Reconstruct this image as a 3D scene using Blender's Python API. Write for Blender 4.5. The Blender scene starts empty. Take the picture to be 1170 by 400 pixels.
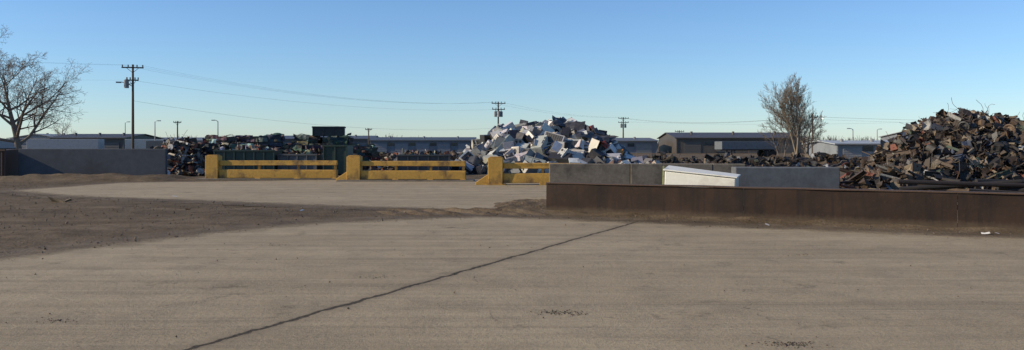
import bpy, math, random
import numpy as np
from mathutils import Vector, Matrix, Euler, noise as mnoise

random.seed(7); np.random.seed(7)
scene = bpy.context.scene
R = random.random
def U(a,b): return random.uniform(a,b)

# ------------------------------------------------------------------ materials
def nn(nt, t, **kw):
    n = nt.nodes.new(t)
    for k,v in kw.items():
        setattr(n,k,v)
    return n
def base_mat(name):
    m = bpy.data.materials.new(name); m.use_nodes=True
    nt=m.node_tree; nt.nodes.clear()
    out=nn(nt,'ShaderNodeOutputMaterial'); b=nn(nt,'ShaderNodeBsdfPrincipled')
    nt.links.new(b.outputs[0],out.inputs[0])
    return m,nt,b
def rgb(c): return (c[0],c[1],c[2],1.0)
def noise(nt, vec, scale, detail=6, rough=0.6):
    n=nn(nt,'ShaderNodeTexNoise'); n.inputs['Scale'].default_value=scale
    n.inputs['Detail'].default_value=detail; n.inputs['Roughness'].default_value=rough
    nt.links.new(vec,n.inputs['Vector']); return n.outputs['Fac']
def ramp(nt, fac, a, b, ca=(0,0,0,1), cb=(1,1,1,1)):
    r=nn(nt,'ShaderNodeValToRGB'); r.color_ramp.elements[0].position=a; r.color_ramp.elements[1].position=b
    r.color_ramp.elements[0].color=ca; r.color_ramp.elements[1].color=cb
    nt.links.new(fac,r.inputs[0]); return r.outputs[0]
def mix(nt, fac, a, b, mode='MIX'):
    m=nn(nt,'ShaderNodeMix',data_type='RGBA',blend_type=mode)
    for s,v in ((m.inputs[0],fac),(m.inputs[6],a),(m.inputs[7],b)):
        if isinstance(v,(int,float)): s.default_value=v
        elif isinstance(v,tuple): s.default_value=v if len(v)==4 else rgb(v)
        else: nt.links.new(v,s)
    return m.outputs[2]
def mth(nt, op, a, b=None, c=None):
    m=nn(nt,'ShaderNodeMath',operation=op)
    for i,v in enumerate((a,b,c)):
        if v is None: continue
        if isinstance(v,(int,float)): m.inputs[i].default_value=v
        else: nt.links.new(v,m.inputs[i])
    return m.outputs[0]
def bump(nt, b, h, strength, dist):
    n=nn(nt,'ShaderNodeBump'); n.inputs['Strength'].default_value=strength; n.inputs['Distance'].default_value=dist
    nt.links.new(h,n.inputs['Height']); nt.links.new(n.outputs[0],b.inputs['Normal'])

def weathered(name, col, col2=None, rough=0.7, scale=3.0, dirt=(0.06,0.045,0.03), dirt_amt=0.5, metallic=0.0, bstr=0.3, bdist=0.01, attr=False):
    m,nt,b=base_mat(name)
    tc=nn(nt,'ShaderNodeTexCoord'); v=tc.outputs['Object']
    n1=noise(nt,v,scale,8,0.65); n2=noise(nt,v,scale*7,6,0.7)
    if attr:
        a=nn(nt,'ShaderNodeAttribute'); a.attribute_name='Col'; c0=a.outputs['Color']
        c1=mix(nt,ramp(nt,n2,0.3,0.8),c0,mix(nt,1.0,c0,(0.6,0.57,0.53),'MULTIPLY'))
    else:
        c1=mix(nt,ramp(nt,n2,0.3,0.7),col,col2 or tuple(x*0.75 for x in col))
    f=mth(nt,'MULTIPLY',ramp(nt,n1,0.5,0.68),dirt_amt)
    c2=mix(nt,f,c1,dirt)
    nt.links.new(c2,b.inputs['Base Color'])
    b.inputs['Roughness'].default_value=rough; b.inputs['Metallic'].default_value=metallic
    bump(nt,b,n2,bstr,bdist)
    return m

# ------------------------------------------------------------------ mesh builder
class MB:
    def __init__(s): s.v=[]; s.f=[]; s.c=[]; s.m=[]
    def add(s, vs, fs, col=(1,1,1), M=None, mi=0):
        o=len(s.v)
        if M is not None: vs=[M@Vector(p) for p in vs]
        s.v.extend([tuple(p) for p in vs])
        for f in fs:
            s.f.append(tuple(i+o for i in f)); s.c.append(col); s.m.append(mi)
    def box(s, c, d, col=(1,1,1), M=None, jit=0.0, mi=0):
        x,y,z=d[0]/2,d[1]/2,d[2]/2
        vs=[(c[0]+a*x+U(-jit,jit),c[1]+b*y+U(-jit,jit),c[2]+e*z+U(-jit,jit)) for a in(-1,1) for b in(-1,1) for e in(-1,1)]
        fs=[(0,1,3,2),(4,6,7,5),(0,4,5,1),(2,3,7,6),(0,2,6,4),(1,5,7,3)]
        s.add(vs,fs,col,M,mi)
    def cyl(s, p0, p1, r0, r1=None, n=10, col=(1,1,1), M=None, caps=True, mi=0):
        s.tube([p0,p1],[r0,r1 if r1 is not None else r0],n,col,M,caps,mi)
    def tube(s, pts, rads, n=8, col=(1,1,1), M=None, caps=True, mi=0):
        pts=[Vector(p) for p in pts]; vs=[]; fs=[]
        up=None
        for i,p in enumerate(pts):
            a=pts[min(i+1,len(pts)-1)]-pts[max(i-1,0)]
            if a.length<1e-6: a=Vector((0,0,1))
            a.normalize()
            if up is None: up=Vector((1,0,0)) if abs(a.x)<0.8 else Vector((0,1,0))
            u=a.cross(up)
            if u.length<1e-4: u=a.orthogonal()
            u.normalize(); w=u.cross(a).normalized(); up=w
            for k in range(n):
                t=2*math.pi*k/n
                vs.append(p+(u*math.cos(t)+w*math.sin(t))*rads[i])
        for i in range(len(pts)-1):
            for k in range(n):
                k2=(k+1)%n
                fs.append((i*n+k,i*n+k2,(i+1)*n+k2,(i+1)*n+k))
        if caps and n>2:
            fs.append(tuple(range(n))[::-1]); fs.append(tuple((len(pts)-1)*n+k for k in range(n)))
        s.add(vs,fs,col,M,mi)
    def sheet(s, w, h, n, amp, col, M, fold=0.0, mi=0):
        vs=[];fs=[]; sd=U(0,50)
        for i in range(n+1):
            for j in range(n+1):
                x=(i/n-.5)*w; y=(j/n-.5)*h
                z=amp*mnoise.noise(Vector((x*2.2+sd,y*2.2,sd)))*2+fold*abs(x)
                vs.append((x+U(-.02,.02),y+U(-.02,.02),z))
        for i in range(n):
            for j in range(n):
                a=i*(n+1)+j; fs.append((a,a+n+1,a+n+2,a+1))
        s.add(vs,fs,col,M,mi)
    def obj(s, name, mats, parent=None, smooth=False, bevel=0, recalc=False):
        me=bpy.data.meshes.new(name); me.from_pydata(s.v,[],s.f); 
        if not isinstance(mats,(list,tuple)): mats=[mats]
        for m in mats: me.materials.append(m)
        me.polygons.foreach_set('material_index',s.m)
        ca=me.color_attributes.new('Col','FLOAT_COLOR','CORNER')
        tot=[len(f) for f in s.f]
        arr=np.ones((sum(tot),4),dtype=np.float32); arr[:,:3]=np.repeat(np.array(s.c,dtype=np.float32),tot,axis=0)
        ca.data.foreach_set('color',arr.ravel())
        if smooth: me.polygons.foreach_set('use_smooth',[True]*len(me.polygons))
        me.update()
        o=bpy.data.objects.new(name,me); scene.collection.objects.link(o)
        if bevel:
            b=o.modifiers.new('bevel','BEVEL'); b.width=bevel; b.segments=2; b.limit_method='ANGLE'; b.angle_limit=math.radians(50)
        if parent: o.parent=parent
        return o
def empty(name):
    e=bpy.data.objects.new(name,None); scene.collection.objects.link(e); e.empty_display_size=0.5; return e
def RM(loc, rx=None, ry=None, rz=None):
    return Matrix.Translation(loc)@Euler((rx or 0,ry or 0,rz or 0)).to_matrix().to_4x4()

# ------------------------------------------------------------------ sky / sun / camera
SUN_AZ=(-0.98,-0.16); SUN_EL=math.radians(25)
world=bpy.data.worlds.new("World"); scene.world=world; world.use_nodes=True
wn=world.node_tree; bg=wn.nodes['Background']
sky=wn.nodes.new('ShaderNodeTexSky'); sky.sky_type='NISHITA'; sky.sun_disc=False
sky.sun_elevation=SUN_EL; sky.sun_rotation=math.atan2(SUN_AZ[0],SUN_AZ[1])
sky.air_density=1.0; sky.dust_density=0.15; sky.ozone_density=4.5; sky.altitude=300
tint=wn.nodes.new('ShaderNodeMix'); tint.data_type='RGBA'; tint.blend_type='MULTIPLY'; tint.inputs[0].default_value=1.0
tint.inputs[7].default_value=(0.87,0.98,1.12,1)
wn.links.new(sky.outputs[0],tint.inputs[6]); wn.links.new(tint.outputs[2],bg.inputs[0]); bg.inputs[1].default_value=0.132
sl=bpy.data.lights.new('sun','SUN'); sl.energy=5.0; sl.angle=math.radians(0.5); sl.color=(1.0,0.84,0.60)
so=bpy.data.objects.new('sun',sl); scene.collection.objects.link(so)
L=math.hypot(*SUN_AZ)
sd=Vector((SUN_AZ[0]/L*math.cos(SUN_EL),SUN_AZ[1]/L*math.cos(SUN_EL),math.sin(SUN_EL)))
so.rotation_euler=sd.to_track_quat('Z','Y').to_euler(); so.location=(-20,-5,20)

cd=bpy.data.cameras.new('camera'); co=bpy.data.objects.new('camera',cd); scene.collection.objects.link(co)
co.location=(0,0,2.0); co.rotation_euler=(math.radians(90),0,0)
cd.sensor_width=36; cd.lens=29.4; cd.shift_y=-0.0308; cd.clip_end=6000
scene.camera=co
scene.view_settings.view_transform='Standard'; scene.view_settings.look='None'; scene.view_settings.exposure=0

# ------------------------------------------------------------------ ground
def sdf(P, poly):
    poly=np.array(poly,float); n=len(poly)
    d=np.full(len(P),1e9); ins=np.zeros(len(P),bool)
    for i in range(n):
        a=poly[i]; b=poly[(i+1)%n]; ab=b-a
        t=np.clip(((P-a)@ab)/(ab@ab),0,1)
        q=a+t[:,None]*ab
        d=np.minimum(d,np.hypot(*(P-q).T))
        c=((a[1]>P[:,1])!=(b[1]>P[:,1]))
        if abs(b[1]-a[1])>1e-9:
            xi=(b[0]-a[0])*(P[:,1]-a[1])/(b[1]-a[1])+a[0]
            ins^=(c&(P[:,0]<xi))
    return np.where(ins,d,-d)
NEAR=[(-1.07,22.9),(0.8,22.3),(6.4,19.6),(10.8,17.7),(16,15.4),(40,4),(40,-20),(-24,-20),(-24,-2),(-13,8.5),(-8.9,14.6),(-6.9,18.5),(-5.0,21)]
FAR=[(-21.3,35.4),(-20,42.5),(-8.6,46.5),(-1.1,46.5),(3,46),(3.0,31),(0.6,27.2),(-1.0,25.0),(-3.9,26.0),(-7.5,27.5),(-11.9,29.6),(-17,31.8)]
WA=np.array([1.0,24.2]); WB=np.array([15.0,17.2])

def ground_shader(name, concrete):
    m,nt,b=base_mat(name)
    g=nn(nt,'ShaderNodeNewGeometry'); v=g.outputs['Position']
    n_big=noise(nt,v,0.18,5,0.6); n_med=noise(nt,v,1.3,7,0.62); n_f=noise(nt,v,14,6,0.75); n_ff=noise(nt,v,60,4,0.7)
    vor=nn(nt,'ShaderNodeTexVoronoi'); vor.inputs['Scale'].default_value=16; nt.links.new(v,vor.inputs['Vector'])
    peb=vor.outputs['Distance']
    def streak(sx,sy,rot,a,bb):
        mp=nn(nt,'ShaderNodeMapping'); mp.inputs['Scale'].default_value=(sx,sy,1); mp.inputs['Rotation'].default_value=(0,0,math.radians(rot)); nt.links.new(v,mp.inputs[0])
        return ramp(nt,noise(nt,mp.outputs[0],1.0,7,0.68),a,bb)
    d=mix(nt,ramp(nt,n_big,0.35,0.65),(0.095,0.068,0.042),(0.165,0.122,0.078))
    d=mix(nt,mth(nt,'MULTIPLY',streak(.09,.7,10,.45,.62),.6),d,(0.21,0.16,0.105))
    d=mix(nt,ramp(nt,n_med,0.4,0.66),d,mix(nt,1.0,d,(0.55,0.52,0.48),'MULTIPLY'))
    d=mix(nt,mth(nt,'MULTIPLY',ramp(nt,n_f,0.45,0.75),0.5),d,(0.27,0.21,0.14))
    d=mix(nt,mth(nt,'MULTIPLY',ramp(nt,n_ff,0.55,0.7),0.5),d,(0.04,0.03,0.022))
    hd=mth(nt,'ADD',mth(nt,'MULTIPLY',n_f,0.8),mth(nt,'MULTIPLY',mth(nt,'SUBTRACT',1.0,peb),0.35))
    hd=mth(nt,'ADD',hd,mth(nt,'MULTIPLY',n_med,2.6))
    if not concrete:
        nt.links.new(d,b.inputs['Base Color']); b.inputs['Roughness'].default_value=0.95
        b.inputs['Specular IOR Level'].default_value=0.15
        bump(nt,b,hd,0.8,0.05); return m
    at=nn(nt,'ShaderNodeAttribute'); at.attribute_name='conc'; s=at.outputs['Fac']
    e=mth(nt,'ADD',s,mth(nt,'MULTIPLY',mth(nt,'SUBTRACT',n_med,0.5),1.9))
    e=mth(nt,'ADD',e,mth(nt,'MULTIPLY',mth(nt,'SUBTRACT',n_f,0.5),1.3))
    mask=ramp(nt,mth(nt,'ADD',mth(nt,'MULTIPLY',e,0.5),0.5),0.40,0.72)
    c=mix(nt,ramp(nt,n_big,0.3,0.7),(0.315,0.248,0.155),(0.405,0.330,0.215))
    c=mix(nt,mth(nt,'MULTIPLY',streak(.10,.9,18,.42,.66),0.55),c,(0.215,0.165,0.102))
    c=mix(nt,mth(nt,'MULTIPLY',streak(.12,2.6,4,.5,.68),0.5),c,(0.175,0.135,0.088))
    c=mix(nt,mth(nt,'MULTIPLY',streak(.10,3.4,-14,.52,.66),0.35),c,(0.48,0.40,0.275))
    c=mix(nt,mth(nt,'MULTIPLY',streak(.07,5.5,52,.56,.64),0.35),c,(0.14,0.108,0.073))
    c=mix(nt,mth(nt,'MULTIPLY',ramp(nt,n_med,0.48,0.70),0.5),c,(0.185,0.143,0.094))
    c=mix(nt,mth(nt,'MULTIPLY',ramp(nt,n_f,0.5,0.68),0.5),c,(0.13,0.102,0.07))
    c=mix(nt,mth(nt,'MULTIPLY',ramp(nt,n_ff,0.5,0.64),0.55),c,(0.52,0.44,0.31))
    v2=nn(nt,'ShaderNodeTexNoise'); v2.inputs['Scale'].default_value=0.85; v2.inputs['Detail'].default_value=9; v2.inputs['Roughness'].default_value=0.75
    mp2=nn(nt,'ShaderNodeMapping'); mp2.inputs['Location'].default_value=(37.2,11.1,0); nt.links.new(v,mp2.inputs[0]); nt.links.new(mp2.outputs[0],v2.inputs['Vector'])
    c=mix(nt,mth(nt,'MULTIPLY',ramp(nt,v2.outputs['Fac'],0.585,0.70),0.75),c,(0.065,0.05,0.036))
    vc=nn(nt,'ShaderNodeTexVoronoi',feature='DISTANCE_TO_EDGE'); vc.inputs['Scale'].default_value=0.22
    wv=nn(nt,'ShaderNodeVectorMath',operation='ADD'); nz=nn(nt,'ShaderNodeTexNoise'); nz.inputs['Scale'].default_value=0.9; nz.inputs['Detail'].default_value=6; nt.links.new(v,nz.inputs['Vector'])
    sc=nn(nt,'ShaderNodeVectorMath',operation='SCALE'); sc.inputs['Scale'].default_value=1.6; nt.links.new(nz.outputs['Color'],sc.inputs[0])
    nt.links.new(v,wv.inputs[0]); nt.links.new(sc.outputs[0],wv.inputs[1]); nt.links.new(wv.outputs[0],vc.inputs['Vector'])
    hair=ramp(nt,vc.outputs['Distance'],0.0,0.0022,(1,1,1,1),(0,0,0,1))
    hair=mth(nt,'MULTIPLY',hair,ramp(nt,n_med,0.45,0.6))
    c=mix(nt,mth(nt,'MULTIPLY',hair,0.6),c,(0.07,0.055,0.04))
    aj=nn(nt,'ShaderNodeAttribute'); aj.attribute_name='joint'
    jd=mth(nt,'ABSOLUTE',mth(nt,'ADD',aj.outputs['Fac'],mth(nt,'MULTIPLY',mth(nt,'SUBTRACT',noise(nt,v,1.6,9,0.75),0.5),0.34)))
    jd=mth(nt,'ADD',jd,mth(nt,'MULTIPLY',mth(nt,'SUBTRACT',n_f,0.5),0.09))
    jm=ramp(nt,jd,0.016,0.048,(1,1,1,1),(0,0,0,1))
    jw=ramp(nt,jd,0.03,0.28,(1,1,1,1),(0,0,0,1))
    c=mix(nt,mth(nt,'MULTIPLY',jw,0.35),c,(0.17,0.132,0.088))
    c=mix(nt,mth(nt,'MULTIPLY',jm,0.88),c,(0.034,0.027,0.02))
    col=mix(nt,mask,d,c)
    nt.links.new(col,b.inputs['Base Color']); b.inputs['Roughness'].default_value=0.9
    b.inputs['Specular IOR Level'].default_value=0.25
    hc=mth(nt,'ADD',mth(nt,'MULTIPLY',n_ff,0.18),mth(nt,'MULTIPLY',n_f,0.38))
    hc=mth(nt,'ADD',hc,mth(nt,'MULTIPLY',n_med,0.6))
    hc=mth(nt,'SUBTRACT',hc,mth(nt,'MULTIPLY',jm,0.9))
    hh=nn(nt,'ShaderNodeMix'); nt.links.new(mask,hh.inputs[0]); nt.links.new(hd,hh.inputs[2]); nt.links.new(hc,hh.inputs[3])
    bump(nt,b,hh.outputs[0],0.8,0.05)
    return m

dirt_mat=ground_shader('dirt',False); conc_mat=ground_shader('worn_concrete',True)

def grid_obj(name, xs, ys, zf, mat, attrs=None, keep=None):
    X,Y=np.meshgrid(xs,ys,indexing='ij'); P=np.stack([X.ravel(),Y.ravel()],1)
    Z=zf(P); nx,ny=len(xs),len(ys)
    I,J=np.meshgrid(np.arange(nx-1),np.arange(ny-1),indexing='ij'); a=(I*ny+J).ravel()
    F=np.stack([a,a+ny,a+ny+1,a+1],1)
    if keep is not None:
        k=keep(P); F=F[k[F].any(axis=1)]
    me=bpy.data.meshes.new(name); me.from_pydata(np.column_stack([P,Z]).tolist(),[],F.tolist())
    if attrs:
        for k,fn in attrs.items():
            at=me.attributes.new(k,'FLOAT','POINT'); at.data.foreach_set('value',fn(P).astype(np.float32))
    me.materials.append(mat); me.polygons.foreach_set('use_smooth',[True]*len(me.polygons)); me.update()
    o=bpy.data.objects.new(name,me); scene.collection.objects.link(o); return o

def ground_z(P):
    s=np.maximum(sdf(P,NEAR),sdf(P,FAR))
    amp=np.clip((-s-0.9)/1.5,0,1)
    z=np.array([mnoise.noise(Vector((p[0]*0.45,p[1]*0.55,3.1)))*0.035+mnoise.noise(Vector((p[0]*2,p[1]*2,7)))*0.014+mnoise.noise(Vector((p[0]*0.16,p[1]*0.16,1)))*0.06 for p in P])
    inr=(np.abs(P[:,0])<60)&(P[:,1]<75)
    return np.where(inr,np.maximum(z*amp+0.01*amp,-0.05),0)
xs=np.concatenate([[-3000,-1500,-700,-350,-180,-100,-70],np.arange(-50,34,0.3),[40,60,100,180,350,700,1500,3000]])
ys=np.concatenate([[-400,-100,-30,-10,0],np.arange(4,60,0.3),[66,80,110,160,250,400,800,1600,3500]])
ground=grid_obj('ground',xs,ys,ground_z,dirt_mat)
JA=np.array([-3.13,8.1]); JB=np.array([2.22,19.3]); jt=(JB-JA)/np.linalg.norm(JB-JA); jn=np.array([-jt[1],jt[0]])
def jointf(P): return (P-JA)@jn
def nojoint(P): return np.full(len(P),5.0)
grid_obj('concrete_pavement',np.arange(-25,41,0.4),np.arange(-20,25,0.4),lambda P:np.full(len(P),0.004),conc_mat,
         {'conc':lambda P:sdf(P,NEAR),'joint':jointf},keep=lambda P:sdf(P,NEAR)>-0.8)
grid_obj('concrete_pavement',np.arange(-23,5,0.4),np.arange(23,49,0.4),lambda P:np.full(len(P),0.008),conc_mat,
         {'conc':lambda P:sdf(P,FAR),'joint':nojoint},keep=lambda P:sdf(P,FAR)>-0.8)

# dirt berms
def berm(name,x0,x1,y0,y1,st,hf):
    def z(P):
        u=(P[:,0]-x0)/(x1-x0); v=(P[:,1]-y0)/(y1-y0)
        w=np.clip(np.minimum(np.minimum(u,1-u)*5,np.minimum(v,1-v)*3),0,1); w=w*w*(3-2*w)
        h=np.array([hf(p[0],p[1]) for p in P])
        return h*w-0.03
    return grid_obj(name,np.arange(x0,x1,st),np.arange(y0,y1,st),z,dirt_mat)
def ruts(x,y):
    n=mnoise.noise(Vector((x*.7,y*.7,0)))
    t=(x*0.9+y*.55)*2*math.pi/0.75
    return 0.06+0.04*n+0.05*math.sin(t+n*1.5)+0.025*mnoise.noise(Vector((x*5,y*5,2)))
berm('dirt_berm',-4.6,1.6,22.6,26.0,0.06,ruts)
berm('dirt_berm',-0.8,2.2,24.0,29.0,0.08,lambda x,y:0.14+0.14*mnoise.noise(Vector((x*1.4,y*1.1,4)))+0.05*mnoise.noise(Vector((x*6,y*6,4))))
berm('dirt_berm',-29,-17.5,43.5,48.5,0.15,lambda x,y:0.28+0.2*mnoise.noise(Vector((x*.6,y*.6,9)))+0.06*mnoise.noise(Vector((x*4,y*4,9))))
# dirt drift along wall foot
wd=(WB-WA)/np.linalg.norm(WB-WA); wnrm=np.array([wd[1],-wd[0]])*1.0
if wnrm[1]>0: wnrm=-wnrm
mb=MB(); n1=150; n2=8; vs=[];fs=[]
for i in range(n1+1):
    p=WA+wd*(i/n1*15.6-0.2)
    for j in range(n2+1):
        q=p+wnrm*(j/n2*0.9-0.05)
        h=(1-j/n2)**1.6*(0.08+0.08*mnoise.noise(Vector((q[0]*1.5,q[1]*1.5,5))))+0.02*mnoise.noise(Vector((q[0]*8,q[1]*8,5)))*(1-j/n2)-0.006*(j/n2)
        vs.append((q[0],q[1],h))
for i in range(n1):
    for j in range(n2):
        a=i*(n2+1)+j; fs.append((a,a+1,a+n2+2,a+n2+1))
mb.add(vs,fs); mb.obj('dirt_drift',dirt_mat,smooth=True)

# gravel & litter
mb=MB()
def stone(mb,x,y,z,r,col):
    M=RM((x,y,z),U(0,6),U(0,6),U(0,6))
    vs=[(r*U(.7,1.2),0,0),(-r*U(.7,1.2),0,0),(0,r*U(.6,1.1),0),(0,-r*U(.6,1.1),0),(0,0,r*U(.5,.9)),(0,0,-r*U(.5,.9))]
    fs=[(0,2,4),(2,1,4),(1,3,4),(3,0,4),(2,0,5),(1,2,5),(3,1,5),(0,3,5)]
    mb.add(vs,fs,col,M)
N=34000; P=np.column_stack([np.random.uniform(-26,12,N),np.random.uniform(8,46,N)])
sn=np.maximum(sdf(P,NEAR),sdf(P,FAR))
for p,s in zip(P,sn):
    pr=0.40 if s<-0.2 else (0.16 if s<0.8 else 0.02)
    if R()<pr and abs(p[0])<p[1]*0.66:
        r=0.010+0.026*R()**4*(1 if s<0.3 else .5)
        g=U(.5,1.3); stone(mb,p[0],p[1],0.010+r*.2+ (0.02 if s<-1 else 0),r,(0.17*g,0.13*g,0.09*g))
grav=weathered('stone',None,attr=True,rough=0.9,dirt_amt=0.2)
mb.obj('gravel',grav)
mb=MB()
def clod(x,y,w,n,col):
    for _ in range(n):
        a=random.gauss(0,w); b=random.gauss(0,w*0.6); stone(mb,x+a,y+b,0.006,U(.004,.013),tuple(c*U(.6,1.5) for c in col))
dk=(0.07,0.054,0.04)
for (x,y,w,n) in [(0.58,9.85,.16,170),(2.75,8.3,.12,150),(-5.1,9.4,.1,40),(-2,12.5,.12,30),(5.2,15,.15,40),(-4.5,16.4,.2,40)]:
    clod(x,y,w,n,dk)
mb.obj('dirt_clods',grav)
mb=MB()
for (x,y,s,c) in [(10.4,18.35,.10,(.75,.73,.68)),(10.6,18.25,.05,(.7,.7,.68)),(-15.5,28.6,.4,(.4,.33,.24)),(-15.0,28.3,.2,(.4,.33,.24)),(-6.6,24.5,.10,(.7,.7,.68)),(-6.2,24.7,.08,(.2,.3,.45)),(-12.5,31,.12,(.6,.6,.6)),(6.2,20.3,.08,(.6,.55,.5)),(3.0,21.9,.07,(.5,.3,.15)),(-9.5,24.5,.14,(.3,.2,.12)),(-3.4,21.2,.06,(.7,.7,.7)),(8.7,19.1,.07,(.55,.5,.42))]:
    mb.sheet(s*1.6,s,3,s*.3,c,RM((x,y,0.04),U(-.4,.4),U(-.4,.4),U(0,6)))
mb.obj('litter',grav)

# ------------------------------------------------------------------ rusty steel wall
def rust_wall_mat():
    m,nt,b=base_mat('rusty_plate')
    tc=nn(nt,'ShaderNodeTexCoord'); v=tc.outputs['Object']
    n1=noise(nt,v,1.4,8,0.65); n2=noise(nt,v,9,8,0.7)
    mp=nn(nt,'ShaderNodeMapping'); mp.inputs['Scale'].default_value=(3,3,0.25); nt.links.new(v,mp.inputs[0]); st=noise(nt,mp.outputs[0],1.5,6,.65)
    c=mix(nt,ramp(nt,n1,.35,.7),(0.022,0.0135,0.010),(0.042,0.024,0.016))
    c=mix(nt,mth(nt,'MULTIPLY',ramp(nt,st,.5,.7),.75),c,(0.011,0.009,0.009))
    c=mix(nt,mth(nt,'MULTIPLY',ramp(nt,n2,.58,.75),.45),c,(0.085,0.046,0.026))
    sx=nn(nt,'ShaderNodeSeparateXYZ'); nt.links.new(v,sx.inputs[0])
    low=ramp(nt,mth(nt,'ADD',sx.outputs[2],mth(nt,'MULTIPLY',mth(nt,'SUBTRACT',n2,.5),.25)),.08,.22,(1,1,1,1),(0,0,0,1))
    c=mix(nt,mth(nt,'MULTIPLY',low,.6),c,(0.10,0.073,0.048))
    nt.links.new(c,b.inputs['Base Color']); b.inputs['Roughness'].default_value=.8; b.inputs['Specular IOR Level'].default_value=.3
    bump(nt,b,n2,.5,.012); return m
rustp=rust_wall_mat()
wall=empty('rusty_steel_wall')
ang=math.atan2(wd[1],wd[0]); 
WM=Matrix.Translation((WA[0],WA[1],0))@Matrix.Rotation(ang,4,'Z')
Lw=16.0; mb=MB()
def wavyplate(mb,x0,x1,y,z0,z1,th,n=16):
    vs=[];fs=[]
    for i in range(n+1):
        x=x0+(x1-x0)*i/n
        for j in range(4):
            z=z0+(z1-z0)*j/3; dy=.028*mnoise.noise(Vector((x*.55,z*1.3,2)))
            vs+= [(x,y+dy,z),(x,y+dy+th,z)]
    for i in range(n):
        for j in range(3):
            a=i*8+j*2; fs+= [(a,a+8,a+10,a+2),(a+1,a+3,a+11,a+9)]
    for i in (0,n):
        for j in range(3):
            a=i*8+j*2; fs.append((a,a+2,a+3,a+1) if i==0 else (a,a+1,a+3,a+2))
    mb.add(vs,fs,M=WM)
xx=0
for Lp in (5.6,4.9,5.5):
    wavyplate(mb,xx+.006,xx+Lp-.006,-0.02,.0,.84,.03); xx+=Lp
mb.obj('web_plates',rustp,wall)
nseg=60
mb=MB()
vs=[];fs=[]
for i in range(nseg+1):
    x=i/nseg*Lw; dz=0.016*mnoise.noise(Vector((x*.8,0,3)));dy=0.02*mnoise.noise(Vector((x*.5,5,3)))
    for (yy,zz) in ((-0.06,.842),(-0.06,.875),(0.30,.875),(0.30,.842)):
        vs.append((x,yy+dy,zz+dz))
for i in range(nseg):
    for k in range(4):
        k2=(k+1)%4; fs.append((i*4+k,i*4+k2,(i+1)*4+k2,(i+1)*4+k))
fs.append((0,3,2,1)); fs.append(tuple(nseg*4+k for k in range(4)))
mb.add(vs,fs,M=WM); mb.obj('top_flange',weathered('rust_flange',(0.10,0.058,0.036),(0.05,0.03,0.02),rough=.8,dirt_amt=.3),wall,bevel=.006)
mb=MB(); mb.box((Lw/2,0.12,0.02),(Lw,0.20,0.03),M=WM)
x=0.02
while x<Lw:
    mb.box((x,0.17,0.43),(0.025,0.22,0.80),M=WM); x+=2.6
mb.obj('stiffeners',rustp,wall)

# ------------------------------------------------------------------ concrete block wall + smooth barrier
conc_bl=weathered('block_concrete',(0.22,0.185,0.14),(0.13,0.11,0.085),scale=1.2,rough=.92,dirt=(0.06,0.05,0.04),dirt_amt=.8,bstr=.6)
def block_wall(name,x0,y0,x1,y1,rows,bh=0.64,bl=1.55,th=0.62,mat=conc_bl,top=None):
    d=Vector((x1-x0,y1-y0,0)); Ln=d.length; M=Matrix.Translation((x0,y0,0))@Matrix.Rotation(math.atan2(d.y,d.x),4,'Z')
    mb=MB()
    for r in range(rows):
        x=0 if r%2==0 else -bl/2
        while x<Ln-0.1:
            a=max(x,0); b=min(x+bl,Ln)
            if b-a>.2: mb.box(((a+b)/2,U(-.02,.02),r*bh+bh/2),(b-a-0.012,th,bh-U(0.0,.03)),M=M@Matrix.Rotation(U(-.006,.006),4,'Z'),jit=.008)
            x+=bl
    return mb.obj(name,mat,bevel=.03)
block_wall('concrete_block_wall',1.35,30.3,8.3,29.9,1,bh=1.28,bl=2.9)
sm=weathered('cast_concrete',(0.15,0.155,0.16),(0.10,0.105,0.11),scale=.8,rough=.85,dirt=(0.06,0.055,0.05),dirt_amt=.5)
block_wall('concrete_barrier',7.3,27.6,10.7,27.5,1,bh=1.22,bl=3.4,mat=sm)
lw=weathered('dark_concrete',(0.08,0.087,0.10),(0.055,0.062,0.072),scale=.35,rough=.85,dirt=(0.035,0.035,0.038),dirt_amt=.6)
block_wall('retaining_wall',-29.2,49.6,-20.6,49.9,1,bh=1.69,bl=8.7,th=.3,mat=lw)
mb=MB(); mb.box((-31.4,49.5,.82),(3.8,1.6,1.64),M=None,jit=.05)
for i in range(9): mb.box((-33.1+i*.43,48.64,.82),(.07,.09,1.5))
mb.box((-31.4,48.62,1.62),(3.9,.12,.1)); 
mb.obj('rusty_dumpster',weathered('rusty_bin',(0.085,0.045,0.03),(0.05,0.03,0.024),dirt_amt=.5))

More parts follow.
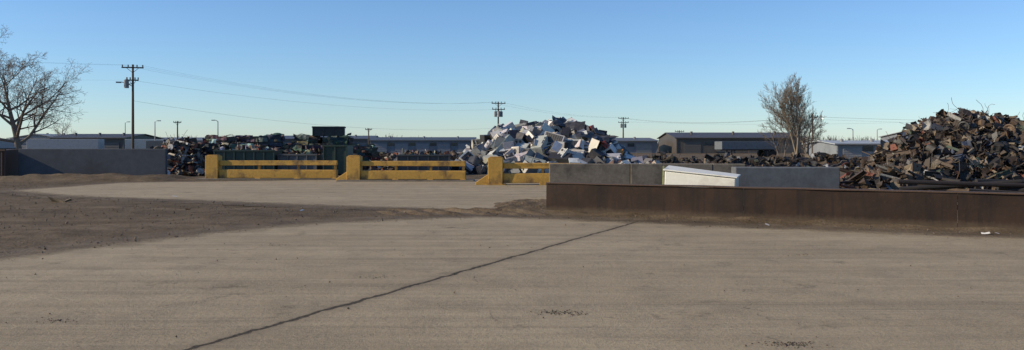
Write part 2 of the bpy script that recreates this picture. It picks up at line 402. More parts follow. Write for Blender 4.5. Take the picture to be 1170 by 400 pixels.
# ------------------------------------------------------------------ yellow barriers
yel=weathered('yellow_paint',(0.58,0.33,0.055),(0.40,0.22,0.04),rough=.7,scale=1.6,dirt=(0.10,0.06,0.03),dirt_amt=.9,bstr=.3)
def yellow_barrier(x0,x1,y,rot,foot_left=True,mid=2):
    e=empty('yellow_guard_barrier'); e.location=(x0,y,0); e.rotation_euler=(0,0,rot); Ln=x1-x0
    mb=MB(); mb.box((.36,0,.67),(.72,.62,1.30),jit=.01); mb.box((.36,0,1.345),(.60,.4,.05)); mb.obj('end_post',yel,e,bevel=.04)
    mb=MB(); mb.box((.72+(Ln-.72)/2,0,.93),(Ln-.72,.30,.27),jit=.02); mb.obj('top_rail',yel,e,bevel=.025)
    mb=MB(); mb.box((.72+(Ln-.72)/2,-.02,.33),(Ln-.72,.38,.46),jit=.02); mb.obj('bottom_rail',yel,e,bevel=.025)
    mb=MB()
    for i in range(1,mid+1):
        xx=.72+(Ln-.72)*i/(mid)-(.12 if i==mid else 0); mb.box((xx,.05,.69),(.12,.16,.28)); mb.box((xx,0.02,.06),(.3,.5,.12))
    mb.box((.36,0,.02),(1.0,.8,.06))
    mb.obj('spacers',yel,e,bevel=.01)
    if foot_left:
        mb=MB(); vs=[(-.6,-.2,0),(0,-.2,0),(0,-.2,.52),(-.6,-.2,.12),(-.6,.2,0),(0,.2,0),(0,.2,.52),(-.6,.2,.12)]
        mb.add(vs,[(0,1,2,3),(7,6,5,4),(0,3,7,4),(3,2,6,7),(1,5,6,2),(0,4,5,1)]); mb.obj('foot_gusset',yel,e,bevel=.02)
    return e
yellow_barrier(-16.9,-9.6,46.4,-0.05,False,3)
yellow_barrier(-8.75,-2.45,44.6,-0.04,True,3)
yellow_barrier(-1.15,3.4,40.4,-0.03,True,2)
mb=MB(); mb.box((-13.2,46.3,.03),(8.2,1.3,.08)); mb.box((-5.6,44.4,.03),(7.2,1.3,.09)); mb.obj('concrete_kerb',conc_bl,bevel=.02)

# ------------------------------------------------------------------ piles
scrap_mat=weathered('scrap_metal',None,attr=True,rough=.7,scale=2.0,dirt=(0.04,0.028,0.02),dirt_amt=.5,metallic=.0,bstr=.4)
appl_mat=weathered('enamel_paint',None,attr=True,rough=.38,scale=.9,dirt=(0.22,0.17,0.125),dirt_amt=.35,bstr=.06)
def pick(l): return random.choice(l)
WHITES=[(.70,.695,.68)]*10+[(.60,.575,.51)]*3+[(.74,.73,.70)]*3+[(.40,.41,.42)]*4+[(.20,.205,.21)]*3+[(.04,.04,.045)]*6+[(.5,.45,.33)]
DARKS=[(.04,.04,.045)]*6+[(.10,.10,.11)]*4+[(.3,.31,.33)]*3+[(.62,.63,.63)]*2+[(.12,.06,.03)]*2
def fridge(mb,M,c):
    h=U(1.4,1.75); w=U(.68,.8); j=.02; k=U(.55,.7)*h
    mb.box((0,0,0),(w,.6,h),c,M,j); d=tuple(x*.93 for x in c)
    mb.box((0,-.335,-h/2+k/2),(w-.01,.05,k-.03),d,M,.006); mb.box((0,-.335,-h/2+k+(h-k)/2),(w-.01,.05,h-k-.03),d,M,.006)
    mb.box((w*.4,-.385,-h/2+k*.75),(.03,.04,.4),(.12,.12,.12),M); mb.box((w*.4,-.385,-h/2+k+(h-k)*.4),(.03,.04,.22),(.12,.12,.12),M)
    mb.box((0,.315,0),(w*.85,.02,h*.85),(.03,.03,.03),M)
    for i in range(7): mb.box((0,.335,-h*.35+i*h*.11),(w*.75,.015,.02),(.09,.09,.09),M)
def washer(mb,M,c):
    mb.box((0,0,0),(.68,.68,.92),c,M,.02); mb.box((0,.27,.53),(.66,.12,.16),tuple(x*.9 for x in c),M,.01)
    t=R()
    if t<.5:
        mb.cyl((0,-.36,.05),(0,-.38,.05),.22,.21,14,(.35,.36,.38),M); mb.cyl((0,-.382,.05),(0,-.388,.05),.16,.16,14,(.03,.03,.035),M)
    else:
        mb.box((0,-.02,.475),(.5,.44,.02),tuple(x*.8 for x in c),M)
    mb.box((0,0,-.472),(.6,.6,.02),(.03,.03,.03),M)
    mb.cyl((0,0,-.48),(0,0,-.54),.2,.12,10,(.12,.11,.1),M)
def stove(mb,M,c):
    mb.box((0,0,0),(.76,.62,.9),c,M,.02); mb.box((0,.28,.55),(.75,.07,.2),c,M); mb.box((0,-.335,.0),(.7,.04,.5),tuple(x*.9 for x in c),M)
    mb.box((0,-.36,.02),(.46,.012,.28),(.02,.02,.02),M); mb.box((0,-.385,.3),(.56,.03,.03),(.3,.3,.3),M)
    mb.box((0,-.02,.456),(.7,.5,.012),(.05,.05,.05) if R()<.5 else c,M)
    for a in(-.19,.19):
        for b in(-.14,.14): mb.cyl((a,b-.02,.463),(a,b-.02,.476),.09,.09,10,(.02,.02,.02),M)
def shell(mb,M,c):
    w,d,h=U(.6,.8),U(.5,.65),U(.8,1.5); t=.03; dk=(.06,.06,.06)
    mb.box((-w/2,0,0),(t,d,h),c,M,.01); mb.box((w/2,0,0),(t,d,h),c,M,.01); mb.box((0,d/2,0),(w,t,h),dk,M,.01)
    mb.box((0,0,h/2),(w,d,t),c,M,.01); mb.box((0,0,-h/2),(w,d,t),c,M,.01); mb.box((0,0,U(-.2,.2)),(w-.05,d-.05,.015),(.5,.5,.5),M)
def heater(mb,M,c):
    h=U(1.0,1.4); mb.cyl((0,0,-h/2),(0,0,h/2),.25,.25,16,c,M); mb.cyl((0,0,h/2),(0,0,h/2+.04),.2,.1,12,(.2,.2,.2),M); mb.box((0,-.25,-h*.3),(.15,.02,.15),(.1,.1,.1),M)
def panel(mb,M,c): mb.sheet(U(.5,.7),U(.7,1.4),4,U(.0,.04),c,M)
APP=[fridge]*5+[washer]*6+[stove]*5+[shell]*5+[heater]*2+[panel]*3
def rndM(p,tilt=3.2): return RM(p,U(-tilt,tilt),U(-tilt,tilt),U(-tilt,tilt))
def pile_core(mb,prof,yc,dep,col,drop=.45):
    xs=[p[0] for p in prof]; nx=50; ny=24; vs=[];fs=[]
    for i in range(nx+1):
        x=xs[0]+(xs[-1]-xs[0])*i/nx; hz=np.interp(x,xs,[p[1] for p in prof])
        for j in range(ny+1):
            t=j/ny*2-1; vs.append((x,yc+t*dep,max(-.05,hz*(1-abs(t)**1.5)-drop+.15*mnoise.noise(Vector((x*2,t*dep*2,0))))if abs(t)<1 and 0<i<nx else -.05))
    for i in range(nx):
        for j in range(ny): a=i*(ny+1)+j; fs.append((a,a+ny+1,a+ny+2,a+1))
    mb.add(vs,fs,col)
def pile_pts(prof,yc,dep,n,front=.75):
    xs=[p[0] for p in prof]; zs=[p[1] for p in prof]; out=[]
    while len(out)<n:
        x=U(xs[0],xs[-1]); a=U(-1,.35) if R()<front else U(-1,1)
        hz=np.interp(x,xs,zs); 
        z=hz*(1-abs(a)**1.5); out.append((x,yc+a*dep,z,hz))
    return out
mb=MB()
PA=[(-4.0,.6),(-3.4,1.1),(-2.6,1.8),(-1.8,2.5),(-.6,3.0),(.5,3.25),(1.8,3.3),(3.5,3.5),(4.6,3.3),(5.5,2.9),(6.5,2.4),(7.3,1.7),(8.4,.9),(9.4,.4)]
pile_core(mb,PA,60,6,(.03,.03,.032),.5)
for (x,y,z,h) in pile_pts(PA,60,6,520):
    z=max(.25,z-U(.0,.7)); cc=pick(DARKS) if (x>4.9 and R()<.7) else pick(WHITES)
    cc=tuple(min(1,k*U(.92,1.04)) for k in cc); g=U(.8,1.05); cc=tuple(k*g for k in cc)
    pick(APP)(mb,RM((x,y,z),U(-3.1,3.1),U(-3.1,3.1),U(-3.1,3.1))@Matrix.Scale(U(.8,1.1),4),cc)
for (x,y,z) in [(4.4,58.5,3.2),(5.3,59,3.0),(3.5,59,3.5),(6.6,58,2.4),(6.0,57.5,2.4),(7.2,58,1.9),(5.0,57,2.6)]:
    mb.sheet(1.4,.9,4,.1,(.05,.05,.055),RM((x,y,z),U(.2,.9),U(-.4,.4),U(-.6,.6)))
for (x,y,z,c) in [(6.3,56.6,1.9,(.45,.06,.03)),(7.3,56.8,1.4,(.5,.2,.04)),(2.2,56.3,1.6,(.08,.15,.35)),(5.5,58.6,3.05,(.4,.07,.04))]:
    crushM=RM((x,y,z),U(-1,1),U(-1,1),U(-1,1)); mb.box((0,0,0),(.5,.35,.3),c,crushM,.04); mb.box((0,-.19,0),(.4,.03,.2),tuple(k*.4 for k in c),crushM)
for _ in range(60):
    x,y,z,h=pile_pts(PA,60,6,1)[0]; L_=U(.8,2.0); d=Vector((U(-1,1),U(-1,1),U(-.4,.5))).normalized()*L_/2; p=Vector((x,y,z))
    mb.tube([p-d,p+Vector((0,0,U(-.1,.1))),p+d],[.02]*3,5,pick([(.3,.3,.3),(.05,.05,.05),(.35,.15,.06)]))
mb.obj('appliance_scrap_pile',appl_mat,bevel=.012)

RUST=[(.085,.055,.036)]*6+[(.055,.038,.028)]*8+[(.13,.088,.056)]*5+[(.03,.027,.025)]*7+[(.22,.18,.13)]*3+[(.12,.117,.11)]*4+[(.28,.22,.15)]*2+[(.18,.055,.03),(.06,.09,.06),(.06,.08,.13),(.38,.38,.36),(.15,.10,.055)]
def ibeam(mb,M,c):
    L_=U(1.2,2.4); w=U(.12,.22); h=w*1.3
    mb.box((0,0,0),(L_,.015,h),c,M); mb.box((0,0,h/2),(L_,w,.015),c,M); mb.box((0,0,-h/2),(L_,w,.015),c,M)
def pipe(mb,M,c):
    L_=U(1,2.4); r=U(.02,.09); b=U(-.25,.25); mb.tube([(-L_/2,0,0),(-L_/6,b*.6,0),(L_/6,b,b*.4),(L_/2,b*.3,0)],[r]*4,8,c,M,caps=False)
def rebar(mb,M,c):
    pts=[Vector((0,0,0))]; d=Vector((1,0,0))
    for _ in range(6): d=(d+Vector((U(-.6,.6),U(-.6,.6),U(-.6,.6)))).normalized(); pts.append(pts[-1]+d*U(.12,.3))
    mb.tube(pts,[.012]*7,4,c,M)
def plate(mb,M,c): mb.sheet(U(.3,1.0),U(.3,.8),5,U(.08,.35),c,M,fold=pick([0,0,.4,.9]))
def chan(mb,M,c):
    L_=U(.6,1.6); w=U(.1,.3); mb.box((0,0,0),(L_,w,.02),c,M,.02); mb.box((0,w/2,w*.3),(L_,.02,w*.6),c,M,.02); mb.box((0,-w/2,w*.3),(L_,.02,w*.6),c,M,.02)
def wheel(mb,M,c):
    r=U(.22,.38); n=14
    pts=[(r*math.cos(t*2*math.pi/n),r*math.sin(t*2*math.pi/n),0) for t in range(n+1)]; mb.tube(pts,[.07]*(n+1),6,c,M,caps=False); mb.cyl((0,0,-.05),(0,0,.03),r*.8,r*.5,12,tuple(x*1.3 for x in c),M)
def crush(mb,M,c): mb.box((0,0,0),(U(.3,.8),U(.25,.6),U(.2,.5)),c,M,.11)
def drum(mb,M,c): mb.tube([(0,0,-.42),(U(-.03,.03),0,-.14),(U(-.05,.05),.03,.14),(0,0,.42)],[.28,.27,.25,.28],14,c,M)
SCR=[ibeam]*1+[pipe]*4+[rebar]*7+[plate]*14+[chan]*3+[wheel]*2+[crush]*5+[drum]
LONG=(ibeam,pipe,chan)
def scrap_pile(name,prof,yc,dep,n,cols=RUST,scale=1.0,sc=SCR,drop=.35,front=.75):
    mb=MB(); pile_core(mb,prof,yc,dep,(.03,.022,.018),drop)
    for (x,y,z,h) in pile_pts(prof,yc,dep,n,front):
        z=max(.1,z-U(.0,.4)); f=pick(sc)
        M=(RM((x,y,z),U(-3,3),U(-.5,.5),U(-3.1,3.1)) if f in LONG else rndM((x,y,z)))@Matrix.Scale(scale*U(.6,1.15),4)
        g=U(.6,1.2); f(mb,M,tuple(k*g for k in pick(cols)))
    return mb.obj(name,scrap_mat)
PR=[(12.6,.3),(13.6,.8),(14.1,1.4),(14.7,2.0),(15.2,2.45),(15.7,2.85),(16.7,3.2),(17.7,3.2),(18.4,3.05),(19.2,2.85),(20.5,2.6),(22.5,2.2),(25,1.2),(27,.4)]
scrap_pile('scrap_metal_pile',PR,32,5.5,5200,scale=.54,front=.9)
PR2=[(10.6,.5),(11.6,.9),(12.6,1.15),(13.6,1.3),(14.6,1.5),(15.5,1.3),(17,1.0),(20,.9),(23,.5)]
scrap_pile('scrap_metal_pile',PR2,28.5,3.2,1300,scale=.62,sc=[pipe]*4+[ibeam]*1+[chan]*2+[plate]*6+[rebar]*4+[crush]*3)
mb=MB()
for i in range(22):
    x=U(12.3,17); y=U(23.5,26.5); a=U(-.6,.6); L_=U(1.5,4); z=U(.2,.95)
    d=Vector((math.cos(a),math.sin(a),U(-.12,.12)))*L_/2; p=Vector((x,y,z)); g=U(.6,1.0)
    mb.tube([p-d,p+d],[U(.04,.10)]*2,10,tuple(k*g for k in pick(RUST[:25])))
mb.obj('scrap_pipes',scrap_mat)
LIGHT=[(.6,.6,.6),(.35,.36,.38),(.5,.45,.35),(.35,.1,.05)]
DKS=[tuple(k*.6 for k in c) for c in RUST]
scrap_pile('scrap_metal_pile',[(8.5,.3),(10,.8),(12,1.1),(14.5,.7),(17,1.1),(20,.75),(23,1.3),(27,.9),(31,.7)],66,4,800,cols=DKS+LIGHT[1:2],scale=.8)
scrap_pile('scrap_metal_pile',[(-24,.3),(-22.7,1.8),(-21.8,2.4),(-20.8,2.3),(-20,1.2),(-19,.4)],54,2.6,620,cols=RUST+LIGHT*4,scale=.75)
scrap_pile('scrap_metal_pile',[(-9.5,.5),(-8,1.3),(-6,1.0),(-4,1.3),(-2.5,.5)],57,2.6,420,cols=RUST+[(.04,.04,.04)]*6+LIGHT*3,scale=.8)

# bales of crushed cars
def bale(mb,x,y,z,w,d,h,col,rz):
    M=RM((x,y,z),U(-.03,.03),U(-.03,.03),rz)
    mb.box((0,0,h/2),(w*.94,d*.94,h*.94),tuple(k*.5 for k in col),M,.05)
    for i in range(18):
        c=tuple(k*U(.5,1.5) for k in (col if R()<.75 else pick(RUST+LIGHT*2+[(.12,.2,.14),(.35,.36,.38)])))
        side=pick([0,0,1,2,3]); zz=U(.08,.95)*h
        if side==0: Mm=M@RM((U(-.4,.4)*w,-d/2,zz),math.pi/2+U(-.3,.3),0,U(-.2,.2))
        elif side==1: Mm=M@RM((-w/2,U(-.4,.4)*d,zz),math.pi/2+U(-.3,.3),0,math.pi/2+U(-.2,.2))
        elif side==2: Mm=M@RM((w/2,U(-.4,.4)*d,zz),math.pi/2,0,math.pi/2)
        else: Mm=M@RM((U(-.4,.4)*w,U(-.4,.4)*d,h),U(-.2,.2),U(-.2,.2),0)
        mb.sheet(U(.5,1.3),U(.12,.4),5,.12,c,Mm)
mb=MB(); BC=[(.05,.085,.06),(.05,.05,.055),(.035,.035,.035),(.10,.09,.07),(.07,.08,.10),(.11,.06,.04),(.14,.14,.15),(.03,.07,.05),(.09,.08,.06)]
def stack(x,y,n,w=1.7,h=.62):
    for i in range(n): bale(mb,x+U(-.15,.15),y+U(-.4,.15),.02+i*h,w*U(.85,1.08),1.3,h,pick(BC),U(-.3,.3))
for x,n in [(-19.6,4),(-17.8,3),(-16.2,4),(-14.5,3),(-12.9,3)]: stack(x,56.5,n)
for x,n in [(-21.2,3),(-18.6,4),(-16.6,3),(-14.3,4),(-12.3,4),(-10.4,3),(-8.8,2),(-6,2),(-4.4,2)]: stack(x,59,n)
mb.obj('crushed_car_bale_stack',scrap_mat)

# dumpsters / boxes
def dumpster(name,x,y,w,d,h,c,rz=0,z0=0):
    mb=MB(); M=RM((x,y,z0),0,0,rz)
    t=.05
    mb.box((0,-d/2,h/2+.1),(w,t,h),M=M); mb.box((0,d/2,h/2+.1),(w,t,h),M=M); mb.box((-w/2,0,h/2+.1),(t,d-.1,h),M=M); mb.box((w/2,0,h/2+.1),(t,d-.1,h),M=M); mb.box((0,0,.15),(w-.1,d-.1,.06),M=M)
    k=int(w/.6)
    for i in range(k+1): mb.box((-w/2+i*w/k,-d/2-.06,h/2+.1),(.08,.09,h*.95),M=M)
    mb.box((0,-d/2-.05,h+.1),(w+.15,.14,.1),M=M); mb.box((0,d/2+.05,h+.1),(w+.15,.14,.1),M=M)
    return mb.obj(name,weathered(name+'_paint',c,rough=.55,dirt_amt=.6),bevel=.008)
dumpster('green_dumpster',-10.9,52.6,1.4,2.0,1.75,(.018,.045,.03))
dumpster('steel_scrap_bin',-12.9,59,2.1,1.5,.62,(.03,.03,.032),.15,2.42)
dumpster('roll_off_container',-16.6,52.8,3.6,2.2,1.45,(.022,.05,.036),.06)
dumpster('roll_off_container',-13.3,53.2,2.4,2.2,1.2,(.09,.095,.10),-.05)
dumpster('roll_off_container',-5.6,53.5,3.2,2.0,1.15,(.05,.055,.06),.04)
mb=MB()
for (x,y,z,w) in [(-16.6,52.8,1.5,1.6),(-13.3,53.2,1.25,1.0),(-5.6,53.5,1.2,1.4)]:
    for i in range(60):
        f=pick(SCR); f(mb,rndM((x+U(-w,w),y+U(-.8,.8),z+U(-.2,.25)))@Matrix.Scale(.55,4),tuple(k*U(.7,1.2) for k in pick(RUST+LIGHT*3)))
mb.obj('container_scrap_load',scrap_mat)

# white chest freezer beyond the steel wall
hop=empty('white_chest_freezer'); hop.location=(5.75,25.4,0.62); hop.rotation_euler=(0,math.radians(2),math.radians(-22))
wp=weathered('white_enamel',(.82,.80,.70),(.74,.72,.62),rough=.45,scale=1.5,dirt=(.35,.28,.2),dirt_amt=.35,bstr=.1)
mb=MB(); vs=[(-1.05,-.4,-.55),(1.05,-.4,-.55),(1.05,-.4,.38),(-1.05,-.4,.5),(-1.05,.4,-.55),(1.05,.4,-.55),(1.05,.4,.42),(-1.05,.4,.6)]
mb.add(vs,[(0,1,2,3),(7,6,5,4),(0,3,7,4),(3,2,6,7),(1,5,6,2),(0,4,5,1)]); mb.obj('cabinet',wp,hop,bevel=.03)
mb=MB(); vs=[(-1.1,-.43,.52),(1.1,-.43,.395),(1.1,-.43,.43),(-1.1,-.43,.56),(-1.1,.43,.62),(1.1,.43,.44),(1.1,.43,.48),(-1.1,.43,.66)]
mb.add(vs,[(0,1,2,3),(7,6,5,4),(0,3,7,4),(3,2,6,7),(1,5,6,2),(0,4,5,1)]); mb.obj('lid',wp,hop,bevel=.012)
mb=MB(); mb.box((-1.13,-.2,.1),(.05,.05,1.1)); mb.box((-1.13,-.1,.35),(.04,.3,.04)); mb.obj('corner_frame',weathered('frame_paint',(.25,.27,.12)),hop)
mb=MB(); mb.box((0,0,-.6),(2,.7,.06)); mb.obj('pallet',rustp,hop)

# ------------------------------------------------------------------ buildings
def metal_wall(name,c,scale=9):
    m,nt,b=base_mat(name); tc=nn(nt,'ShaderNodeTexCoord'); v=tc.outputs['Object']
    w=nn(nt,'ShaderNodeTexWave'); w.inputs['Scale'].default_value=scale*.3; nt.links.new(v,w.inputs['Vector'])
    n=noise(nt,v,.5,6,.6); cc=mix(nt,ramp(nt,n,.35,.7),c,tuple(k*.75 for k in c)); nt.links.new(cc,b.inputs['Base Color']); b.inputs['Roughness'].default_value=.5
    bump(nt,b,w.outputs['Fac'],.4,.04); return m
glass=weathered('window_glass',(.03,.04,.05),rough=.1,dirt_amt=.1,bstr=.02)
def warehouse(name,x0,x1,y,dep,eave,ridge,wc,rc,doors=3,gable_front=False,trim=(.6,.6,.6),rz=0.0):
    e=empty(name); e.location=((x0+x1)/2,y,0); e.rotation_euler=(0,0,rz); w=x1-x0; mw=metal_wall(name+'_siding',wc); mr=metal_wall(name+'_roofing',rc)
    mb=MB(); mb.box((0,dep/2,eave/2),(w,dep,eave))
    if gable_front: mb.add([(-w/2,0,eave),(w/2,0,eave),(0,0,ridge),(-w/2,dep,eave),(w/2,dep,eave),(0,dep,ridge)],[(0,1,2),(5,4,3)])
    else: mb.add([(-w/2,0,eave),(-w/2,dep,eave),(-w/2,dep/2,ridge),(w/2,0,eave),(w/2,dep,eave),(w/2,dep/2,ridge)],[(1,0,2),(3,4,5)])
    mb.obj('walls',mw,e)
    mb=MB(); o=.4; t=.12
    if gable_front:
        for s in(-1,1):
            a=[(s*(w/2+o),-o,eave-.05),(0,-o,ridge+.02),(0,dep+o,ridge+.02),(s*(w/2+o),dep+o,eave-.05)]; b=[(p[0],p[1],p[2]+t) for p in a]
            mb.add(a+b,[(0,1,2,3),(4,5,6,7),(0,1,5,4),(1,2,6,5),(2,3,7,6),(3,0,4,7)])
    else:
        for s in(0,1):
            ye=-o if s==0 else dep+o
            a=[(-w/2-o,ye,eave-.05),(w/2+o,ye,eave-.05),(w/2+o,dep/2,ridge+.02),(-w/2-o,dep/2,ridge+.02)]; b=[(p[0],p[1],p[2]+t) for p in a]
            mb.add(a+b,[(0,1,2,3),(4,5,6,7),(0,1,5,4),(1,2,6,5),(2,3,7,6),(3,0,4,7)])
    mb.obj('roof',mr,e)
    mb=MB()
    for i in range(doors):
        xx=-w/2+w*(i+.5)/doors; mb.box((xx,-.04,eave*.36),(min(3.4,w/doors*.6),.08,eave*.72))
        for k in range(4): mb.box((xx,-.09,eave*.15*(k+1)),(min(3.4,w/doors*.6),.03,.04))
    mb.obj('overhead_doors',weathered(name+'_door',trim,dirt_amt=.3),e)
    mb=MB()
    for i in range(doors-1 if doors>1 else 1):
        xx=-w/2+w*(i+1)/doors; mb.box((xx,-.03,eave*.68),(1.4,.06,.7))
    mb.obj('windows',glass,e)
    mb=MB(); mb.box((0,-.48,eave+.02),(w+.9,.1,.16)); 
    for xx in(-w/2+.1,w/2-.1): mb.box((xx,-.07,eave/2),(.12,.1,eave))
    for i in range(3): mb.cyl((-w/3+i*w/3,dep*.3,eave),(-w/3+i*w/3,dep*.3,ridge+.3),.2,.25,8)
    mb.obj('trim',weathered(name+'_trim',trim,dirt_amt=.2),e)
    return e
warehouse('metal_warehouse',-99,-89,165,14,3.0,3.8,(.25,.26,.28),(.28,.29,.3),2,True,trim=(.3,.3,.3))
warehouse('metal_warehouse',-84,-70.5,152,16,3.0,3.7,(.07,.065,.06),(.06,.05,.045),3,trim=(.12,.12,.12))
warehouse('metal_warehouse',-82,-60,176,16,2.6,3.2,(.12,.135,.15),(.17,.18,.19),5,trim=(.18,.19,.2),rz=.06)
warehouse('metal_warehouse',-56,-31,184,22,3.0,3.7,(.08,.09,.10),(.08,.08,.09),5,trim=(.16,.17,.19),rz=.08)
warehouse('metal_warehouse',-30.5,-8,180,20,2.7,3.3,(.12,.15,.19),(.07,.07,.075),5,trim=(.22,.24,.27),rz=.05)
warehouse('metal_warehouse',8,30,172,18,2.5,3.1,(.18,.19,.21),(.14,.14,.15),4,trim=(.26,.26,.25),rz=.05)
warehouse('metal_warehouse',33,59,168,20,3.1,4.2,(.085,.07,.058),(.078,.064,.055),4,trim=(.12,.11,.1))
warehouse('metal_warehouse',43.5,56,112,12,1.9,2.3,(.24,.26,.28),(.42,.45,.47),3,trim=(.3,.3,.3))
warehouse('metal_warehouse',75,110,150,20,3.3,4.2,(.2,.21,.23),(.26,.27,.28),4,trim=(.3,.3,.3))

tr_w=weathered('trailer_white',(.32,.335,.35),(.25,.26,.27),rough=.4,dirt_amt=.25); tyre=weathered('tyre_rubber',(.02,.02,.02),rough=.9,dirt_amt=.3)
def trailer(x,y,L_=12,rz=0,h=2.6,m=tr_w):
    e=empty('semi_trailer'); e.location=(x,y,0); e.rotation_euler=(0,0,rz)
    mb=MB(); mb.box((0,0,1.1+h/2),(L_,2.5,h)); mb.obj('box_body',m,e,bevel=.05)
    mb=MB(); mb.box((0,0,1.03),(L_-.3,1.0,.14),(.1,.1,.1)); mb.box((-L_*.3,-.8,.55),(.12,.12,1.0)); mb.box((-L_*.3,.8,.55),(.12,.12,1.0)); mb.obj('chassis',tyre,e)
    mb=MB()
    for a in(L_*.32,L_*.42):
        for s in(-1,1): mb.cyl((a,s*1.22,.5),(a,s*.7,.5),.5,.5,16)
    mb.obj('wheels',tyre,e,bevel=.03)
trailer(-72,135,11,.1,1.6); trailer(-60,140,9,-.2,1.6,weathered('trailer_blue',(.08,.13,.2),rough=.4)); trailer(-47,120,10,.05,1.3,weathered('trailer_dark',(.08,.09,.1),rough=.4)); trailer(35,125,9,.2,1.2,weathered('trailer_grey',(.15,.16,.17),rough=.5))
trailer(-93,150,8,.4,1.7)

# ------------------------------------------------------------------ utility poles, lamps, wires
wood=weathered('weathered_wood',(.10,.075,.055),(.06,.045,.035),rough=.9,scale=4,dirt_amt=.3)
def upole(x,y,h,arms=((-.3,2.2),(-1.1,2.0)),tx=1,rz=.2,r=.16,banks=False):
    e=empty('utility_pole'); e.location=(x,y,0); e.rotation_euler=(0,0,rz)
    mb=MB(); mb.cyl((0,0,-.2),(0,0,h),r,r*.65,12); mb.obj('shaft',wood,e,smooth=False)
    mb=MB()
    for dz,w in arms:
        mb.box((0,-r,h+dz),(w,.11,.13)); 
        mb.cyl((-w*.3,-r,h+dz),(0,-r*.5,h+dz-.55),.025,.025,5); mb.cyl((w*.3,-r,h+dz),(0,-r*.5,h+dz-.55),.025,.025,5)
    mb.obj('crossarms',wood,e)
    mb=MB()
    for dz,w in arms:
        for k in(-.46,-.2,.2,.46): mb.tube([(k*w,-r,h+dz+.06),(k*w,-r,h+dz+.14),(k*w,-r,h+dz+.2),(k*w,-r,h+dz+.3)],[.03,.075,.05,.07],8)
    mb.obj('insulators',tyre,e)
    mb=MB()
    for i in range(tx):
        a=-.62 if tx==1 else [-.5,.5,0][i]; yy=-.1 if i<2 else -.5
        z=h-2.1 
        mb.tube([(a,yy,z-.45),(a,yy,z+.4),(a,yy,z+.5)],[.25,.25,.12],12); mb.cyl((a,yy,z+.5),(a,yy,z+.72),.04,.03,6); mb.box((a/2,yy/2,z),(.5,.08,.08))
    if tx==1: mb.tube([(0,0,h-2.4),(-.6,-.1,h-2.0),(-1.2,-.1,h-1.9)],[.04]*3,6); mb.box((-1.4,-.1,h-1.95),(.5,.25,.14))
    if tx: mb.obj('transformers',weathered('transformer_grey',(.22,.23,.24),rough=.5),e)
    return e
upole(-40.8,90,10.5,arms=((-.35,2.2),(-1.7,1.2)),tx=1,rz=.25)
upole(-2.3,140,9.0,arms=((-.3,2.4),(-1.3,2.2)),tx=3,rz=.3,r=.17)
upole(26.6,200,8.3,arms=((-.3,2.6),(-1.3,2.6)),tx=2,rz=.2,r=.2)
upole(43.5,121,5.9+.2,arms=((-.3,1.4),),tx=0)
upole(-97,170,8,tx=0); upole(98,175,7.2,tx=0); upole(38,190,5,tx=0); upole(-64,160,6.3,tx=0,arms=((-.3,1.4),)); upole(-30,175,5.2,tx=0,arms=((-.3,1.4),))
steel=weathered('galvanised_steel',(.3,.31,.32),rough=.45,dirt_amt=.2,metallic=.4)
def lamp(x,y,h,s=1):
    e=empty('street_lamp'); e.location=(x,y,0)
    mb=MB(); mb.cyl((0,0,0),(0,0,h),.10,.06,10); mb.tube([(0,0,h-.1),(s*.2,0,h+.1),(s*.5,0,h+.15)],[.05,.04,.04],6); mb.obj('column',steel,e)
    mb=MB(); mb.box((s*.65,0,h+.13),(.5,.25,.12),jit=.02); mb.obj('lantern',steel,e,bevel=.03)
lamp(-55.5,130,5.4,1); lamp(-42.2,120,5.2,-1); lamp(-74,160,6.0,1); lamp(53,130,4.2,-1); lamp(69,158,4.6,1)
mb=MB()
def wire(a,b,sag,r=.009):
    r*=.75
    a=Vector(a);b=Vector(b); n=24; mb.tube([a.lerp(b,i/n)-Vector((0,0,sag*4*(i/n)*(1-i/n))) for i in range(n+1)],[r]*(n+1),4,caps=False)
for k in(-.9,0,.9):
    wire((-40.8+k,89.8,10.4),(-2.3+k,140,8.95),1.6,.007); wire((-40.8+k,89.8,10.4),(-90+k,60,12.2),.8,.004)
wire((-40.8,89.8,8.8),(-2.3,140,7.7),1.2,.009); wire((-40.8,90,6.6),(-2.3,140,4.6),1.4,.011); wire((-40.8,89.8,8.8),(-90,60,9.6),.8,.005)
for k in(-1,1): wire((-2.3+k,140,8.8),(26.6+k,200,8.3),.8,.01); 
for k in(0,1): wire((26.6+k,200,8.1-k*.2),(43.5,121,5.9),1.0,.015)
wire((43.5,121,5.85),(130,135,5.7),.6,.016); wire((43.5,121,5.5),(130,135,5.2),.6,.01); wire((26.6,200,7.2),(98,175,7),.8,.012)
mb.obj('power_line',tyre)

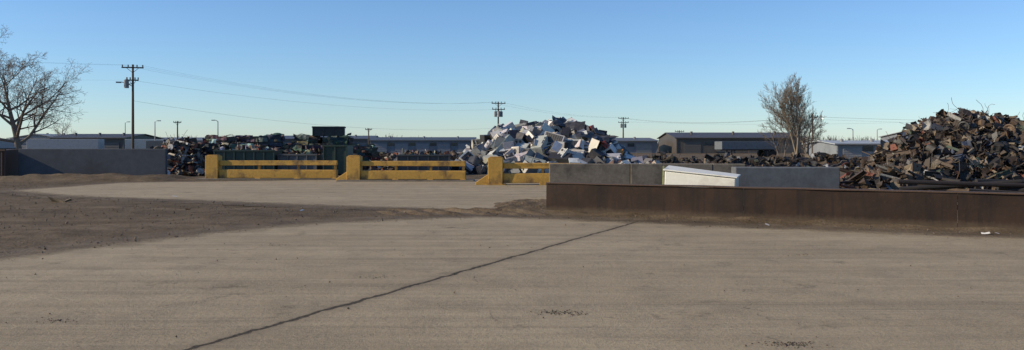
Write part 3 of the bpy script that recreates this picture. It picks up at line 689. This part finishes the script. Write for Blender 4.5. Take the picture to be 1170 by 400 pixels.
# ------------------------------------------------------------------ trees
bark_l=weathered('pale_bark',(.27,.215,.155),(.18,.14,.10),rough=.9,scale=5,dirt_amt=.3)
bark_d=weathered('grey_bark',(.20,.16,.125),(.12,.1,.08),rough=.9,scale=5,dirt_amt=.3)
def bare_tree(name,x,y,h,seed,mat,spread=.75,trunk=.25,stems=1,lv=4,r0=.2,kids=(9,7,6,4),lens=(.62,.5,.45,.45),droop=0.0,rmin=.010,flare=.25,even=False):
    rs=random.Random(seed); mb=MB(); u=rs.uniform
    def br(p,d,L_,r,level):
        n=5 if level<2 else 4; pts=[p.copy()]; rad=[r]; dirs=[d.copy()]
        wob=.12 if level==0 else .22
        for i in range(n):
            d=(d+Vector((u(-wob,wob),u(-wob,wob),u(-wob,wob)+(.07 if level>0 else 0)-droop*level*.03))).normalized()
            pts.append(pts[-1]+d*L_/n); rad.append(max(rmin,r*(1-.8*(i+1)/n))); dirs.append(d.copy())
        mb.tube(pts,rad,8 if level==0 else (5 if level<3 else 3),caps=False)
        if level>=lv: return
        k=kids[level]; st=trunk if level==0 else .18
        for i in range(k):
            t=st+(1-st)*(i+u(.2,.9))/k; t=min(t,.98); f=t*n; a=int(f); q=pts[a].lerp(pts[a+1],f-a)
            dd=dirs[min(a+1,n)]; ax=dd.orthogonal().normalized(); ax.rotate(Matrix.Rotation(i*2.4+u(-.6,.6),3,dd))
            an=u(.45,.95)*spread*(1.15 if level==0 else 1)
            nd=(dd*math.cos(an)+ax*math.sin(an)).normalized()
            rr=rad[a]*(1-(f-a))+rad[a+1]*(f-a)
            lf=(1.0-.1*t) if even else (1.15-.55*t if level==0 else 1.1-.4*t)
            br(q,nd,L_*lens[level]*lf*u(.75,1.2),max(rmin,rr*.62),level+1)
    for s in range(stems):
        d=Vector((u(-flare,flare),u(-flare,flare),1)).normalized() if stems>1 else Vector((u(-.05,.05),u(-.05,.05),1)).normalized()
        br(Vector((x+(u(-.3,.3) if stems>1 else 0),y,-.1)),d,h*(u(.75,.95) if stems>1 else .85),r0*(1 if stems==1 else .75),0)
    return mb.obj(name,mat,smooth=True)
bare_tree('bare_tree',-41.2,70,8.6,3,bark_d,spread=1.25,trunk=.22,lv=4,r0=.32,kids=(14,9,8,6),lens=(.80,.52,.48,.5),droop=.2,rmin=.009)
bare_tree('bare_tree',30.8,90,7.0,21,bark_l,spread=.62,trunk=.3,stems=5,lv=4,r0=.16,kids=(8,7,6,5),lens=(.42,.55,.5,.5),flare=.14,even=True,rmin=.009)
bare_tree('bare_tree',37.0,105,5.2,5,bark_d,spread=.9,trunk=.15,stems=3,lv=4,r0=.14,kids=(8,7,6,4),lens=(.6,.5,.45,.45))
bare_tree('bare_tree',34.8,108,4.6,8,bark_d,spread=.9,trunk=.15,stems=2,lv=3,r0=.12,kids=(8,7,6,3),lens=(.6,.5,.45,.45))
bare_tree('bare_tree',-86,160,6.2,9,bark_d,spread=1.0,trunk=.2,lv=3,r0=.2,kids=(10,8,7,3),lens=(.6,.5,.45,.45))
mb=MB(); rs=random.Random(4)
for i in range(900):
    x=rs.uniform(-260,300); y=rs.uniform(300,340); h=rs.uniform(3,6.5)*(0.8+.5*mnoise.noise(Vector((x*.03,0,0))))
    for k in range(7):
        a=Vector((x,y,0)); b=a+Vector((rs.uniform(-2,2),rs.uniform(-1,1),h*rs.uniform(.7,1))); mb.tube([a,a.lerp(b,.5)+Vector((rs.uniform(-.4,.4),0,0)),b],[.14,.10,.04],3,caps=False)
mb.obj('distant_treeline',bark_d)
